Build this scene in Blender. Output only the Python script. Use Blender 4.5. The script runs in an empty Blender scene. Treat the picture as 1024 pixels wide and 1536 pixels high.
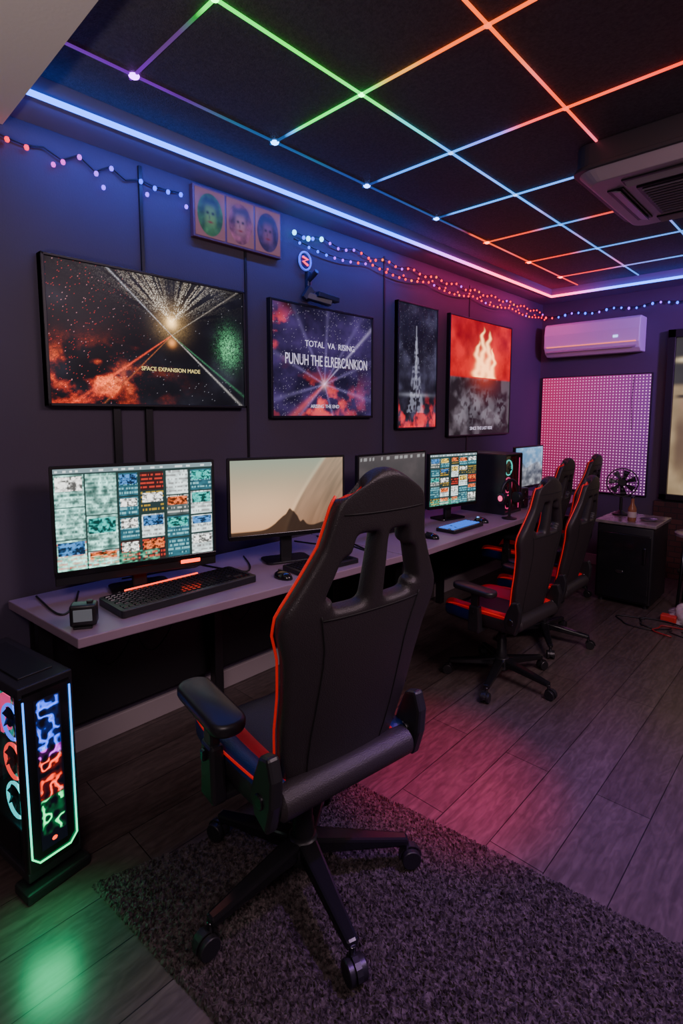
import bpy, bmesh, math, random
import numpy as np
from mathutils import Vector, Matrix
random.seed(7); rng=np.random.RandomState(5)
scene=bpy.context.scene
col=scene.collection
R=math.radians

# ------------------------------------------------------------ materials
def newmat(name):
    m=bpy.data.materials.new(name); m.use_nodes=True
    nt=m.node_tree; b=nt.nodes['Principled BSDF']; return m,nt,b
def mat(name,c,rough=.5,metal=0,emis=None,es=0,bump=0,bscale=200,var=0,vscale=8,coat=0,spec=None):
    m,nt,b=newmat(name)
    b.inputs['Base Color'].default_value=(*c,1); b.inputs['Roughness'].default_value=rough
    b.inputs['Metallic'].default_value=metal
    if coat: b.inputs['Coat Weight'].default_value=coat
    if spec is not None: b.inputs['Specular IOR Level'].default_value=spec
    if emis: b.inputs['Emission Color'].default_value=(*emis,1); b.inputs['Emission Strength'].default_value=es
    tc=nt.nodes.new('ShaderNodeTexCoord')
    if bump:
        n=nt.nodes.new('ShaderNodeTexNoise'); n.inputs['Scale'].default_value=bscale; n.inputs['Detail'].default_value=3
        bp=nt.nodes.new('ShaderNodeBump'); bp.inputs['Strength'].default_value=bump; bp.inputs['Distance'].default_value=.01
        nt.links.new(tc.outputs['Object'],n.inputs['Vector']); nt.links.new(n.outputs['Fac'],bp.inputs['Height']); nt.links.new(bp.outputs['Normal'],b.inputs['Normal'])
    if var:
        n=nt.nodes.new('ShaderNodeTexNoise'); n.inputs['Scale'].default_value=vscale; n.inputs['Detail'].default_value=5
        r=nt.nodes.new('ShaderNodeValToRGB')
        r.color_ramp.elements[0].position=.3; r.color_ramp.elements[1].position=.7
        r.color_ramp.elements[0].color=(*[x*(1-var) for x in c],1); r.color_ramp.elements[1].color=(*[min(1,x*(1+var)) for x in c],1)
        nt.links.new(tc.outputs['Object'],n.inputs['Vector']); nt.links.new(n.outputs['Fac'],r.inputs['Fac']); nt.links.new(r.outputs['Color'],b.inputs['Base Color'])
    return m
def vmat(name,strength,rough=.35,base=0.0,spec=.5):
    m,nt,b=newmat(name)
    a=nt.nodes.new('ShaderNodeAttribute'); a.attribute_name='Col'
    b.inputs['Base Color'].default_value=(.01,.01,.01,1)
    if base: nt.links.new(a.outputs['Color'],b.inputs['Base Color'])
    nt.links.new(a.outputs['Color'],b.inputs['Emission Color'])
    b.inputs['Emission Strength'].default_value=strength; b.inputs['Roughness'].default_value=rough; b.inputs['Specular IOR Level'].default_value=spec
    return m

M_leather=mat('black_leather',(.028,.024,.025),.40,bump=.25,bscale=350)
M_leather2=mat('black_leather_front',(.022,.02,.023),.43,bump=.25,bscale=350)
M_red=mat('red_leather',(.65,.012,.01),.42,bump=.2,bscale=350,emis=(1,.01,.01),es=.03)
M_navy=mat('navy_leather',(.008,.022,.13),.4,bump=.2,bscale=350)
M_pipe=mat('red_piping',(.8,.02,.015),.4,emis=(1,.02,.01),es=.25)
M_plastic=mat('black_plastic',(.016,.016,.018),.38,bump=.05,bscale=500)
M_gloss=mat('gloss_black',(.012,.012,.014),.15)
M_seam=mat('seam_thread',(.006,.006,.006),.7)
M_metal=mat('dark_steel',(.12,.12,.13),.3,metal=1)
M_chrome=mat('chrome',(.6,.6,.62),.2,metal=1)
M_case=mat('case_black',(.02,.02,.024),.3,var=.1)
M_frame=mat('frame_black',(.012,.012,.014),.4)
M_white=mat('white_plastic',(.75,.72,.78),.35)
M_cable=mat('cable_rubber',(.015,.015,.017),.5)

def glassmat():
    m,nt,b=newmat('smoked_glass')
    out=nt.nodes['Material Output']; t=nt.nodes.new('ShaderNodeBsdfTransparent'); t.inputs[0].default_value=(.75,.78,.8,1)
    g=nt.nodes.new('ShaderNodeBsdfGlossy'); g.inputs['Roughness'].default_value=.05
    mx=nt.nodes.new('ShaderNodeMixShader'); mx.inputs[0].default_value=.1
    nt.links.new(t.outputs[0],mx.inputs[1]); nt.links.new(g.outputs[0],mx.inputs[2]); nt.links.new(mx.outputs[0],out.inputs['Surface'])
    return m
M_glass=glassmat()

# ------------------------------------------------------------ geometry helpers
def empty(name,loc=(0,0,0),rz=0,s=1):
    e=bpy.data.objects.new(name,None); e.empty_display_size=.1
    e.location=loc; e.rotation_euler=(0,0,rz); e.scale=(s,s,s); col.objects.link(e); return e
def obj(name,verts,faces,mats,parent=None,loc=(0,0,0),rot=(0,0,0),smooth=False,bevel=0,sub=0,mi=None,bseg=2):
    me=bpy.data.meshes.new(name); me.from_pydata([tuple(v) for v in verts],[],[tuple(f) for f in faces]); me.update()
    if not isinstance(mats,(list,tuple)): mats=[mats]
    for m in mats: me.materials.append(m)
    if mi is not None: me.polygons.foreach_set('material_index',mi)
    if smooth: me.polygons.foreach_set('use_smooth',[True]*len(me.polygons))
    o=bpy.data.objects.new(name,me); col.objects.link(o)
    o.location=loc; o.rotation_euler=rot
    if parent: o.parent=parent
    if bevel:
        b=o.modifiers.new('bevel','BEVEL'); b.width=bevel; b.segments=bseg; b.limit_method='ANGLE'; b.angle_limit=R(35)
    if sub:
        s=o.modifiers.new('sub','SUBSURF'); s.levels=sub; s.render_levels=sub
    return o
BF=[(0,3,2,1),(4,5,6,7),(0,1,5,4),(1,2,6,5),(2,3,7,6),(3,0,4,7)]
def box(name,size,c,m,parent=None,rot=(0,0,0),bevel=0,bseg=2):
    x,y,z=[s/2 for s in size]
    v=[(-x,-y,-z),(x,-y,-z),(x,y,-z),(-x,y,-z),(-x,-y,z),(x,-y,z),(x,y,z),(-x,y,z)]
    return obj(name,v,BF,m,parent,c,rot,bevel=bevel,bseg=bseg,smooth=bevel>0 and bseg>2)
def beam(name,p0,p1,w0,h0,w1,h1,m,parent=None,bevel=.004,up=(0,0,1)):
    p0=Vector(p0);p1=Vector(p1);d=(p1-p0).normalized();u=Vector(up)
    s=d.cross(u)
    if s.length<1e-4: s=d.cross(Vector((1,0,0)))
    s.normalize(); n=s.cross(d)
    v=[]
    for p,w,h in((p0,w0,h0),(p1,w1,h1)):
        for a,b in((-1,-1),(1,-1),(1,1),(-1,1)): v.append(p+s*a*w/2+n*b*h/2)
    f=[(0,1,2,3),(7,6,5,4),(0,4,5,1),(1,5,6,2),(2,6,7,3),(3,7,4,0)]
    return obj(name,v,f,m,parent,bevel=bevel)
def lathe(name,prof,m,parent=None,loc=(0,0,0),rot=(0,0,0),n=28,smooth=True):
    v=[];f=[]
    for r,z in prof:
        for k in range(n):
            a=2*math.pi*k/n; v.append((r*math.cos(a),r*math.sin(a),z))
    for i in range(len(prof)-1):
        for k in range(n):
            k2=(k+1)%n; f.append((i*n+k,i*n+k2,(i+1)*n+k2,(i+1)*n+k))
    f.append(tuple(reversed(range(n)))); f.append(tuple((len(prof)-1)*n+k for k in range(n)))
    o=obj(name,v,f,m,parent,loc,rot,smooth=smooth)
    e=o.modifiers.new('es','EDGE_SPLIT'); e.split_angle=R(40)
    return o
def cyl(name,r,h,c,m,parent=None,rot=(0,0,0),n=24,bv=0.0):
    b=bv or min(r,h)*.12
    return lathe(name,[(r-b,-h/2),(r,-h/2+b),(r,h/2-b),(r-b,h/2)],m,parent,c,rot,n)
def tube(name,pts,r,m,parent=None,closed=False,n=8,loc=(0,0,0),rot=(0,0,0),cols=None,smoothpath=0):
    P=[Vector(p) for p in pts]
    for _ in range(smoothpath):
        Q=[]
        L=len(P)
        rngi=range(L) if closed else range(L-1)
        if not closed: Q.append(P[0])
        for i in rngi:
            a=P[i];b=P[(i+1)%L]; Q+= [a*.75+b*.25,a*.25+b*.75]
        if not closed: Q.append(P[-1])
        P=Q
    L=len(P); v=[];f=[]
    prev=None
    for i in range(L):
        if closed: t=(P[(i+1)%L]-P[i-1])
        else: t=P[min(i+1,L-1)]-P[max(i-1,0)]
        t.normalize()
        if prev is None:
            a=Vector((0,0,1)) if abs(t.z)<.9 else Vector((1,0,0)); s=t.cross(a).normalized()
        else: s=(prev-t*prev.dot(t)).normalized()
        prev=s; q=t.cross(s)
        for k in range(n):
            a=2*math.pi*k/n; v.append(P[i]+s*math.cos(a)*r+q*math.sin(a)*r)
    rr=range(L) if closed else range(L-1)
    for i in rr:
        i2=(i+1)%L
        for k in range(n):
            k2=(k+1)%n; f.append((i*n+k,i*n+k2,i2*n+k2,i2*n+k))
    if not closed: f.append(tuple(range(n))[::-1]); f.append(tuple((L-1)*n+k for k in range(n)))
    o=obj(name,v,f,m,parent,loc,rot,smooth=True)
    if cols is not None:
        at=o.data.color_attributes.new('Col','FLOAT_COLOR','POINT')
        arr=[]
        for p in v: arr+=[*cols(p),1]
        at.data.foreach_set('color',arr)
    return o
def prism(name,poly,z0,z1,m,parent=None,loc=(0,0,0),rot=(0,0,0),bevel=0,smooth=False):
    n=len(poly); v=[(x,y,z0) for x,y in poly]+[(x,y,z1) for x,y in poly]
    f=[tuple(reversed(range(n))),tuple(range(n,2*n))]+[(i,(i+1)%n,n+(i+1)%n,n+i) for i in range(n)]
    return obj(name,v,f,m,parent,loc,rot,bevel=bevel,smooth=smooth)
def rrect(w,h,r,n=5):
    p=[]
    for cx,cy,a0 in((w/2-r,h/2-r,0),(-w/2+r,h/2-r,90),(-w/2+r,-h/2+r,180),(w/2-r,-h/2+r,270)):
        for k in range(n+1):
            a=R(a0+90*k/n); p.append((cx+r*math.cos(a),cy+r*math.sin(a)))
    return p

# painted panel: local XZ plane facing -Y, colour stored per vertex
def paint(name,W,H,nx,ny,fn,m,parent=None,loc=(0,0,0),rot=(0,0,0)):
    s,t=np.meshgrid(np.linspace(0,1,nx),np.linspace(0,1,ny))
    v=np.stack([s*W,np.zeros_like(s),t*H],-1).reshape(-1,3)
    i=np.arange((nx-1)*(ny-1)); a=(i//(nx-1))*nx+i%(nx-1)
    f=np.stack([a,a+1,a+nx+1,a+nx],-1)
    c=np.clip(fn(s,t),0,6)
    o=obj(name,v.tolist(),f.tolist(),m,parent,loc,rot)
    at=o.data.color_attributes.new('Col','FLOAT_COLOR','POINT')
    c=np.concatenate([c,np.ones(c.shape[:2]+(1,))],-1)
    at.data.foreach_set('color',c.reshape(-1).astype(np.float32)); return o
LAT=rng.rand(64,64)
def vn(x,y):
    xi=np.floor(x).astype(int);yi=np.floor(y).astype(int);fx=x-xi;fy=y-yi
    fx=fx*fx*(3-2*fx);fy=fy*fy*(3-2*fy)
    g=lambda a,b:LAT[a%64,b%64]
    return (g(xi,yi)*(1-fx)+g(xi+1,yi)*fx)*(1-fy)+(g(xi,yi+1)*(1-fx)+g(xi+1,yi+1)*fx)*fy
def fbm(x,y,o=4):
    r=0;a=.5
    for k in range(o): r=r+a*vn(x*2**k+k*7.3,y*2**k+k*3.1); a*=.5
    return r
def C(*c): return np.array(c,float)
def lay(base,mask,c): return base*(1-mask[...,None])+mask[...,None]*C(*c)
def add(base,mask,c): return base+mask[...,None]*C(*c)
def sst(a,b,x):
    t=np.clip((x-a)/(b-a),0,1); return t*t*(3-2*t)
def text(name,body,size,loc,m,parent,rz=0,align='CENTER',sx=1):
    cu=bpy.data.curves.new(name,'FONT'); cu.body=body; cu.size=size; cu.align_x=align; cu.extrude=.0006
    cu.materials.append(m); o=bpy.data.objects.new(name,cu); col.objects.link(o)
    o.parent=parent; o.location=loc; o.rotation_euler=(R(90),0,rz); o.scale=(sx,1,1); return o

# ------------------------------------------------------------ room
RX=3.9; NY=-1.3; BY=5.5; CZ=2.68; SOF=2.6
def wallmat():
    m,nt,b=newmat('wall_paint_navy')
    b.inputs['Roughness'].default_value=.75
    tc=nt.nodes.new('ShaderNodeTexCoord'); n=nt.nodes.new('ShaderNodeTexNoise'); n.inputs['Scale'].default_value=2.5; n.inputs['Detail'].default_value=6
    r=nt.nodes.new('ShaderNodeValToRGB'); r.color_ramp.elements[0].color=(.066,.052,.082,1); r.color_ramp.elements[1].color=(.085,.068,.105,1)
    nt.links.new(tc.outputs['Object'],n.inputs['Vector']); nt.links.new(n.outputs['Fac'],r.inputs['Fac']); nt.links.new(r.outputs['Color'],b.inputs['Base Color'])
    n2=nt.nodes.new('ShaderNodeTexNoise'); n2.inputs['Scale'].default_value=120
    bp=nt.nodes.new('ShaderNodeBump'); bp.inputs['Strength'].default_value=.08; bp.inputs['Distance'].default_value=.01
    nt.links.new(tc.outputs['Object'],n2.inputs['Vector']); nt.links.new(n2.outputs['Fac'],bp.inputs['Height']); nt.links.new(bp.outputs['Normal'],b.inputs['Normal'])
    return m
M_wall=wallmat()
def floormat():
    m,nt,b=newmat('floor_dark_wood_planks')
    tc=nt.nodes.new('ShaderNodeTexCoord'); sp=nt.nodes.new('ShaderNodeSeparateXYZ'); cb=nt.nodes.new('ShaderNodeCombineXYZ')
    nt.links.new(tc.outputs['Object'],sp.inputs[0]); nt.links.new(sp.outputs['Y'],cb.inputs['X']); nt.links.new(sp.outputs['X'],cb.inputs['Y'])
    br=nt.nodes.new('ShaderNodeTexBrick'); br.offset=.37
    br.inputs['Scale'].default_value=1; br.inputs['Brick Width'].default_value=1.35; br.inputs['Row Height'].default_value=.19
    br.inputs['Mortar Size'].default_value=.0018; br.inputs['Mortar Smooth'].default_value=.2
    br.inputs['Color1'].default_value=(.080,.060,.055,1); br.inputs['Color2'].default_value=(.108,.084,.078,1); br.inputs['Mortar'].default_value=(.014,.011,.011,1)
    nt.links.new(cb.outputs[0],br.inputs['Vector'])
    mp=nt.nodes.new('ShaderNodeMapping'); mp.inputs['Scale'].default_value=(3.2,34,1); nt.links.new(cb.outputs[0],mp.inputs[0])
    n=nt.nodes.new('ShaderNodeTexNoise'); n.inputs['Scale'].default_value=1.5; n.inputs['Detail'].default_value=7; n.inputs['Distortion'].default_value=.5
    nt.links.new(mp.outputs[0],n.inputs['Vector'])
    r=nt.nodes.new('ShaderNodeValToRGB'); r.color_ramp.elements[0].position=.36; r.color_ramp.elements[0].color=(.72,.70,.70,1); r.color_ramp.elements[1].position=.64; r.color_ramp.elements[1].color=(1.1,1.08,1.08,1)
    nt.links.new(n.outputs['Fac'],r.inputs['Fac'])
    mp2=nt.nodes.new('ShaderNodeMapping'); mp2.inputs['Scale'].default_value=(2.2,6.5,1); nt.links.new(cb.outputs[0],mp2.inputs[0])
    wv=nt.nodes.new('ShaderNodeTexNoise'); wv.inputs['Scale'].default_value=2.2; wv.inputs['Detail'].default_value=3; nt.links.new(mp2.outputs[0],wv.inputs['Vector'])
    ml=nt.nodes.new('ShaderNodeMath'); ml.operation='MULTIPLY'; ml.inputs[1].default_value=46; nt.links.new(wv.outputs['Fac'],ml.inputs[0])
    sn=nt.nodes.new('ShaderNodeMath'); sn.operation='SINE'; nt.links.new(ml.outputs[0],sn.inputs[0])
    mr=nt.nodes.new('ShaderNodeMapRange'); mr.inputs[1].default_value=-1; mr.inputs[2].default_value=1; mr.inputs[3].default_value=.82; mr.inputs[4].default_value=1.07; nt.links.new(sn.outputs[0],mr.inputs[0])
    mx=nt.nodes.new('ShaderNodeMix'); mx.data_type='RGBA'; mx.blend_type='MULTIPLY'; mx.inputs[0].default_value=1
    nt.links.new(br.outputs['Color'],mx.inputs[6]); nt.links.new(r.outputs['Color'],mx.inputs[7])
    mx2=nt.nodes.new('ShaderNodeMix'); mx2.data_type='RGBA'; mx2.blend_type='MULTIPLY'; mx2.inputs[0].default_value=1
    nt.links.new(mx.outputs[2],mx2.inputs[6]); nt.links.new(mr.outputs[0],mx2.inputs[7]); nt.links.new(mx2.outputs[2],b.inputs['Base Color'])
    b.inputs['Roughness'].default_value=.30
    bp=nt.nodes.new('ShaderNodeBump'); bp.inputs['Strength'].default_value=.3; bp.inputs['Distance'].default_value=.003
    m3=nt.nodes.new('ShaderNodeMath'); m3.operation='MULTIPLY'; m3.inputs[1].default_value=.25; nt.links.new(n.outputs['Fac'],m3.inputs[0])
    ad=nt.nodes.new('ShaderNodeMath'); ad.operation='SUBTRACT'; nt.links.new(m3.outputs[0],ad.inputs[0]); nt.links.new(br.outputs['Fac'],ad.inputs[1])
    nt.links.new(ad.outputs[0],bp.inputs['Height']); nt.links.new(bp.outputs['Normal'],b.inputs['Normal'])
    return m
M_floor=floormat()
M_ceil=mat('ceiling_black_tile',(.085,.076,.080),.75,bump=.5,bscale=160,var=.3,vscale=90)
M_cream=mat('plaster_cream',(.75,.69,.65),.8,bump=.05,bscale=80)
M_sof=mat('soffit_grey',(.20,.19,.27),.6)
T=.1
box('floor',(RX+2*T,BY-NY+2*T,.1),(RX/2,(BY+NY)/2,-.05),M_floor)
box('ceiling',(RX+2*T,BY-NY+2*T,.1),(RX/2,(BY+NY)/2,CZ+.05),M_ceil)
box('wall_left',(T,BY-NY+2*T,CZ),(-T/2,(BY+NY)/2,CZ/2),M_wall)
box('wall_right',(T,BY-NY+2*T,CZ),(RX+T/2,(BY+NY)/2,CZ/2),M_wall)
box('wall_back',(RX,T,CZ),(RX/2,BY+T/2,CZ/2),M_wall)
box('wall_front',(RX,T,CZ),(RX/2,NY-T/2,CZ/2),M_wall)
box('trim_1',(.2,BY-.66,CZ-SOF),(.1,(BY+.66)/2,(CZ+SOF)/2),M_sof)
box('trim_2',(RX-.2,.28,CZ-SOF),((RX+.2)/2,BY-.14,(CZ+SOF)/2),M_sof)
box('trim_3',(RX,.66-NY,.12),(RX/2,(.66+NY)/2,CZ-.06),M_cream)
M_base=mat('baseboard_grey',(.34,.29,.30),.5)
box('baseboard_left',(.02,BY-NY,.1),(.01,(BY+NY)/2,.05),M_base,bevel=.004)
box('baseboard_back',(RX-.02,.02,.1),(RX/2+.01,BY-.01,.05),M_base,bevel=.004)
for i,y in enumerate((1.76,2.92,4.05)):
    box('trim_%d'%(4+i),(.006,.014,1.75),(.003,y,.8+.875),M_frame)

# LED cove strips
def ledcol(p):
    k=min(1,max(0,(p.y-2.8)/1.3)); return Vector((.015,.13,1.0)).lerp(Vector((1.0,.05,.16)),k)
L=[(.212,.67+ (5.19-.67)*i/40,SOF+.004) for i in range(41)]
M_led=vmat('led_cove_emission',7)
e=empty('led_cove_strip')
tube('strip_run',L,.011,M_led,e,cols=ledcol)
tube('strip_run_back',[(.212+(RX-.25)*i/30,5.19,SOF+.004) for i in range(31)],.011,M_led,e,
     cols=lambda p:Vector((1,.05,.16)).lerp(Vector((.03,.15,1)),min(1,max(0,(p.x-.35)/.4))))
# ceiling LED grid
cp=[(.45,.96,(.4,.03,1)),(.7,.96,(.3,.1,.5)),(.95,.96,(.01,1,.06)),(.95,1.3,(.01,1,.04)),(.95,1.6,(.01,1,.10)),(.95,1.95,(.03,.6,.6)),(.95,2.25,(.03,.3,1)),
(.7,1.6,(.01,1,.08)),(.5,1.6,(.04,.3,1)),(1.15,1.6,(.8,.3,.03)),(1.3,1.6,(1,.12,.005)),(1.47,1.6,(1,.10,.005)),(1.47,1.0,(1,.08,.005)),(1.47,2.2,(1,.065,.005)),(1.47,2.8,(1,.05,.005)),
(.7,2.2,(.03,.25,1)),(1.15,2.2,(.15,.2,1)),(1.35,2.2,(1,.06,.06)),(.45,2.2,(.05,.2,1)),(.45,2.87,(.05,.25,1)),(.45,3.45,(1,.08,.01)),(.45,4.17,(1,.05,.01)),(.45,5,(1,.03,.03)),
(.95,2.87,(.03,.3,1)),(.95,3.5,(.04,.3,1)),(.95,4.17,(.06,.3,1)),(.95,5,(.06,.25,1)),(.7,2.87,(.03,.3,1)),(.7,3.5,(1,.06,.02)),(.7,4.17,(1,.04,.02)),(1.25,3.5,(.9,.06,.04)),
(1.25,2.87,(.08,.3,1)),(1.3,4.17,(.08,.3,1)),(1.5,4.8,(.08,.3,1)),(2,1.6,(1,.05,.01)),(2,2.2,(1,.04,.01)),(2.5,2,(1,.04,.02)),(2,1,(1,.06,.02)),(.7,4.8,(1,.04,.04)),(2.5,4.5,(.2,.1,1))]
def gbase(x0,y0):
    w=0;c=Vector((0,0,0))
    for x,y,k in cp:
        d=(x0-x)**2+(y0-y)**2+1e-4; q=1/d**2.2; w+=q; c+=Vector(k)*q
    return c/w
def gcol(p):
    c=gbase(p.x,p.y); s=1.0
    if p.x<.55 and p.y<3.25: s=.14
    if p.x<.9 and p.y<1.1: s=.18
    if p.y>3.2: s*=.7
    return c*s
GX=[.45,.96,1.48,2.0,2.52,3.04,3.56]; GY=[.96,1.6,2.22,2.87,3.5,4.17,4.8]
gv=[];gf=[]
def strip(p0,p1,w,n):
    p0=Vector(p0);p1=Vector(p1);d=(p1-p0).normalized();s=Vector((-d.y,d.x,0))*w/2
    for i in range(n+1):
        p=p0.lerp(p1,i/n); b=len(gv)
        gv.extend([p-s+Vector((0,0,.002)),p-s+Vector((0,0,-.006)),p+s+Vector((0,0,-.006)),p+s+Vector((0,0,.002))])
        if i<n:
            for k in range(4): gf.append((b+k,b+(k+1)%4,b+4+(k+1)%4,b+4+k))
for x in GX: strip((x,.67,CZ-.001),(x,5.2,CZ-.001),.0082,90)
for y in GY: strip((.42,y,CZ-.0015),(RX-.05,y,CZ-.0015),.0082,70)
eg=empty('ceiling_led_grid')
og=obj('grid_lines',gv,gf,vmat('led_grid_emission',2.4),eg)
at=og.data.color_attributes.new('Col','FLOAT_COLOR','POINT'); at.data.foreach_set('color',[q for p in gv for q in (*gcol(p),1)])
nv=[];nf=[];nc=[]
for x in GX[:3]:
    for y in GY:
        if x>1.4 and y>2.3: continue
        rad=.019 if x<.5 else .013
        c=gbase(x,y)*(2.2 if (x<.5 or (x<1 and y<1.7)) else .6)+Vector((.15,.15,.15))*(1 if x<1 and y<3 else .05)
        b0=len(nv)
        for j in range(4):
            ph=j/3*math.pi/2
            for k in range(14):
                a=2*math.pi*k/14; nv.append((x+rad*math.cos(a)*math.cos(ph),y+rad*math.sin(a)*math.cos(ph),CZ-.004-rad*.6*math.sin(ph))); nc+=[*c,1]
        for j in range(3):
            for k in range(14): nf.append((b0+j*14+k,b0+j*14+(k+1)%14,b0+(j+1)*14+(k+1)%14,b0+(j+1)*14+k))
on=obj('grid_nodes',nv,nf,vmat('led_node_emission',5),eg)
at=on.data.color_attributes.new('Col','FLOAT_COLOR','POINT'); at.data.foreach_set('color',nc)

# ------------------------------------------------------------ fairy lights
M_fairy=vmat('fairy_bulb_emission',2.8)
def fairy(pts_wire,bulbs):
    e=empty('fairy_lights')
    for i,w in enumerate(pts_wire): tube('wire_%d'%i,w,.0035,M_cable,e,n=5)
    v=[];f=[];c=[]
    for (p,colr,r) in bulbs:
        b=len(v); n=8
        for j in range(5):
            ph=-math.pi/2+math.pi*j/4
            for k in range(n):
                a=2*math.pi*k/n; v.append((p[0]+r*math.cos(ph)*math.cos(a),p[1]+r*math.cos(ph)*math.sin(a),p[2]+r*1.2*math.sin(ph))); c+=[*colr,1]
        for j in range(4):
            for k in range(n): f.append((b+j*n+k,b+j*n+(k+1)%n,b+(j+1)*n+(k+1)%n,b+(j+1)*n+k))
    o=obj('bulbs',v,f,M_fairy,e,smooth=True); at=o.data.color_attributes.new('Col','FLOAT_COLOR','POINT'); at.data.foreach_set('color',c)
bl=[];w1=[]
for i in range(13):
    y=.60+.065*i; z=2.53-.03*abs(math.sin(i*1.3))+ (0 if i%2 else -.02)
    w1.append((.012,y,z+.012)); k=i/12
    if i%5!=3: bl.append(((.025,y,z),Vector((1,.004,.03)).lerp(Vector((.04,.09,1.6)),min(1,max(0,(k-.15)*2))),.0095))
    if i%3==0: bl.append(((.02,y+.03,z-.045),Vector((1,.004,.04)).lerp(Vector((.25,.06,1.5)),min(1,max(0,(k-.1)*3))),.009))
w2=[];w3=[]
for i in range(96):
    y=2.08+3.38*i/95; z=2.50-.012*math.sin(i*.75); w2.append((.025,y,z+.012))
    z2=2.455-.03*abs(math.sin(i*.17)); w3.append((.03,y,z2+.012))
    k=(y-2.1)/.7
    c=Vector((.04,.12,1.6)) if k<.35 else (Vector((.4,.02,1.3)) if k<.7 else Vector((1.1,.005,.010)))
    if k>.7 and i%9==4: c=Vector((1,.15,.01))
    if k>.7 and i%11==6: c=Vector((.5,.03,1))
    if i%2==0: bl.append(((.033,y,z),c,.0078 if k>.3 else .010))
    if i%2==1: bl.append(((.038,y,z2),c,.0075))
    if i%5==3 and k>.7: bl.append(((.04,y+.01,z2+.022),Vector((1,.006,.015)),.0065))
    if k<.35 and i%3==0: bl.append(((.033,y,z),Vector((.2,1.2,2.2)),.013))
w4=[]
for i in range(60):
    x=.05+(RX-.1)*i/59; z=2.46-.012*math.sin(i*1.1); w4.append((x,BY-.025,z+.012))
    bl.append(((x,BY-.035,z),Vector((1,.02,.05)) if x<.12 else (Vector((.05,.14,1.5)) if i%4 else Vector((.35,.06,1.3))),.009 if i%3 else .011))
fairy([w1,w2,w3,w4],bl)

# ------------------------------------------------------------ wall art
def framed(name,y0,y1,z0,z1,fn,strength,nx,ny,fw=.012,depth=.035):
    W=y1-y0;H=z1-z0
    e=empty(name,(.0,y0,z0),R(90))
    box('back_panel',(W,depth*.8,H),(W/2,-depth*.4,H/2),M_frame,e)
    for n_,s_,c_ in(('frame_left',(fw,depth,H),(fw/2,-depth/2,H/2)),('frame_right',(fw,depth,H),(W-fw/2,-depth/2,H/2)),('frame_top',(W,depth,fw),(W/2,-depth/2,H-fw/2)),('frame_bottom',(W,depth,fw),(W/2,-depth/2,fw/2))):
        box(n_,s_,c_,M_frame,e,bevel=.002)
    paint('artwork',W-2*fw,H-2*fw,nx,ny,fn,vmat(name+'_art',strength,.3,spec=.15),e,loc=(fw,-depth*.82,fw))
    return e
def ray(s,t,cx,cy,ang,width,asp,length=2):
    dx=(s-cx)*asp;dy=t-cy;ca,sa=math.cos(ang),math.sin(ang)
    al=dx*ca+dy*sa; ac=-dx*sa+dy*ca
    return np.exp(-(ac/(width*(.3+np.abs(al)*1.2)))**2)*(al>0)*np.clip(1-al/length,0,1)
def art_tv(s,t):
    asp=1.62; c=np.zeros(s.shape+(3,))+C(.004,.004,.006)
    c=c+fbm(s*6,t*4)[...,None]**4*C(.05,.05,.08)
    cx,cy=.57,.66
    sp=rng.rand(*s.shape)
    dx=(s-cx)*asp;dy=t-cy;r=np.hypot(dx,dy);an=np.arctan2(dy,dx)
    streak=vn(an*30,r*3)
    fan=np.exp(-((np.abs(an-math.pi/2)-.62)/.38)**2)*(dy>0)
    c=add(c,fan*np.exp(-r*3.0)*(sp>.72)*(streak>.35)*1.5,(1,.9,.75))
    c=add(c,fan*np.exp(-r*4.5)*streak**2*.7,(1,.75,.5))
    c=add(c,np.exp(-(r/.04)**2)*2.5+np.exp(-((r)/.12)**2)*.45*(.4+sp),(1,.6,.22))
    c=add(c,np.exp(-(dx**2+(t-.5)**2)/.0009)*1.2,(1,.35,.08))
    for a,k,cl,wd in((-2.52,1.3,(1,.08,.02),.009),(-.70,.9,(.8,.75,.7),.008),(.60,.5,(.7,.6,.5),.006),(2.42,.8,(.8,.8,.9),.006),(-2.36,.5,(1,.25,.06),.006),(-.60,.3,(.2,.9,.4),.008)):
        c=add(c,ray(s,t,cx,cy-.1,a,wd,asp,1.35)*k*(.3+sp),cl)
    q=fbm(s*9+3,t*8,5)
    neb=sst(.44,.68,q)*np.exp(-((s-.10)/.26)**2-((t-.14)/.20)**2)
    grain=.25+1.3*vn(s*95,t*60)*sp
    c=add(c,neb*1.6*grain,(1,.05,.012)); c=add(c,sst(.5,.75,q)*np.exp(-((s-.16)/.22)**2-((t-.2)/.14)**2)*1.3*grain,(1,.25,.05))
    c=add(c,(sp>.985)*np.exp(-((s-.1)/.22)**2)*.6,(1,.05,.04))
    g=np.exp(-((s-.905)/.055)**2-((t-.5)/.13)**2)*(.2+vn(s*130,t*100))*(sp>.35)
    c=add(c,g*.9,(.25,1,.42))
    c=add(c,(sp>.997)*.4,(.8,.8,.9)); return c
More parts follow.
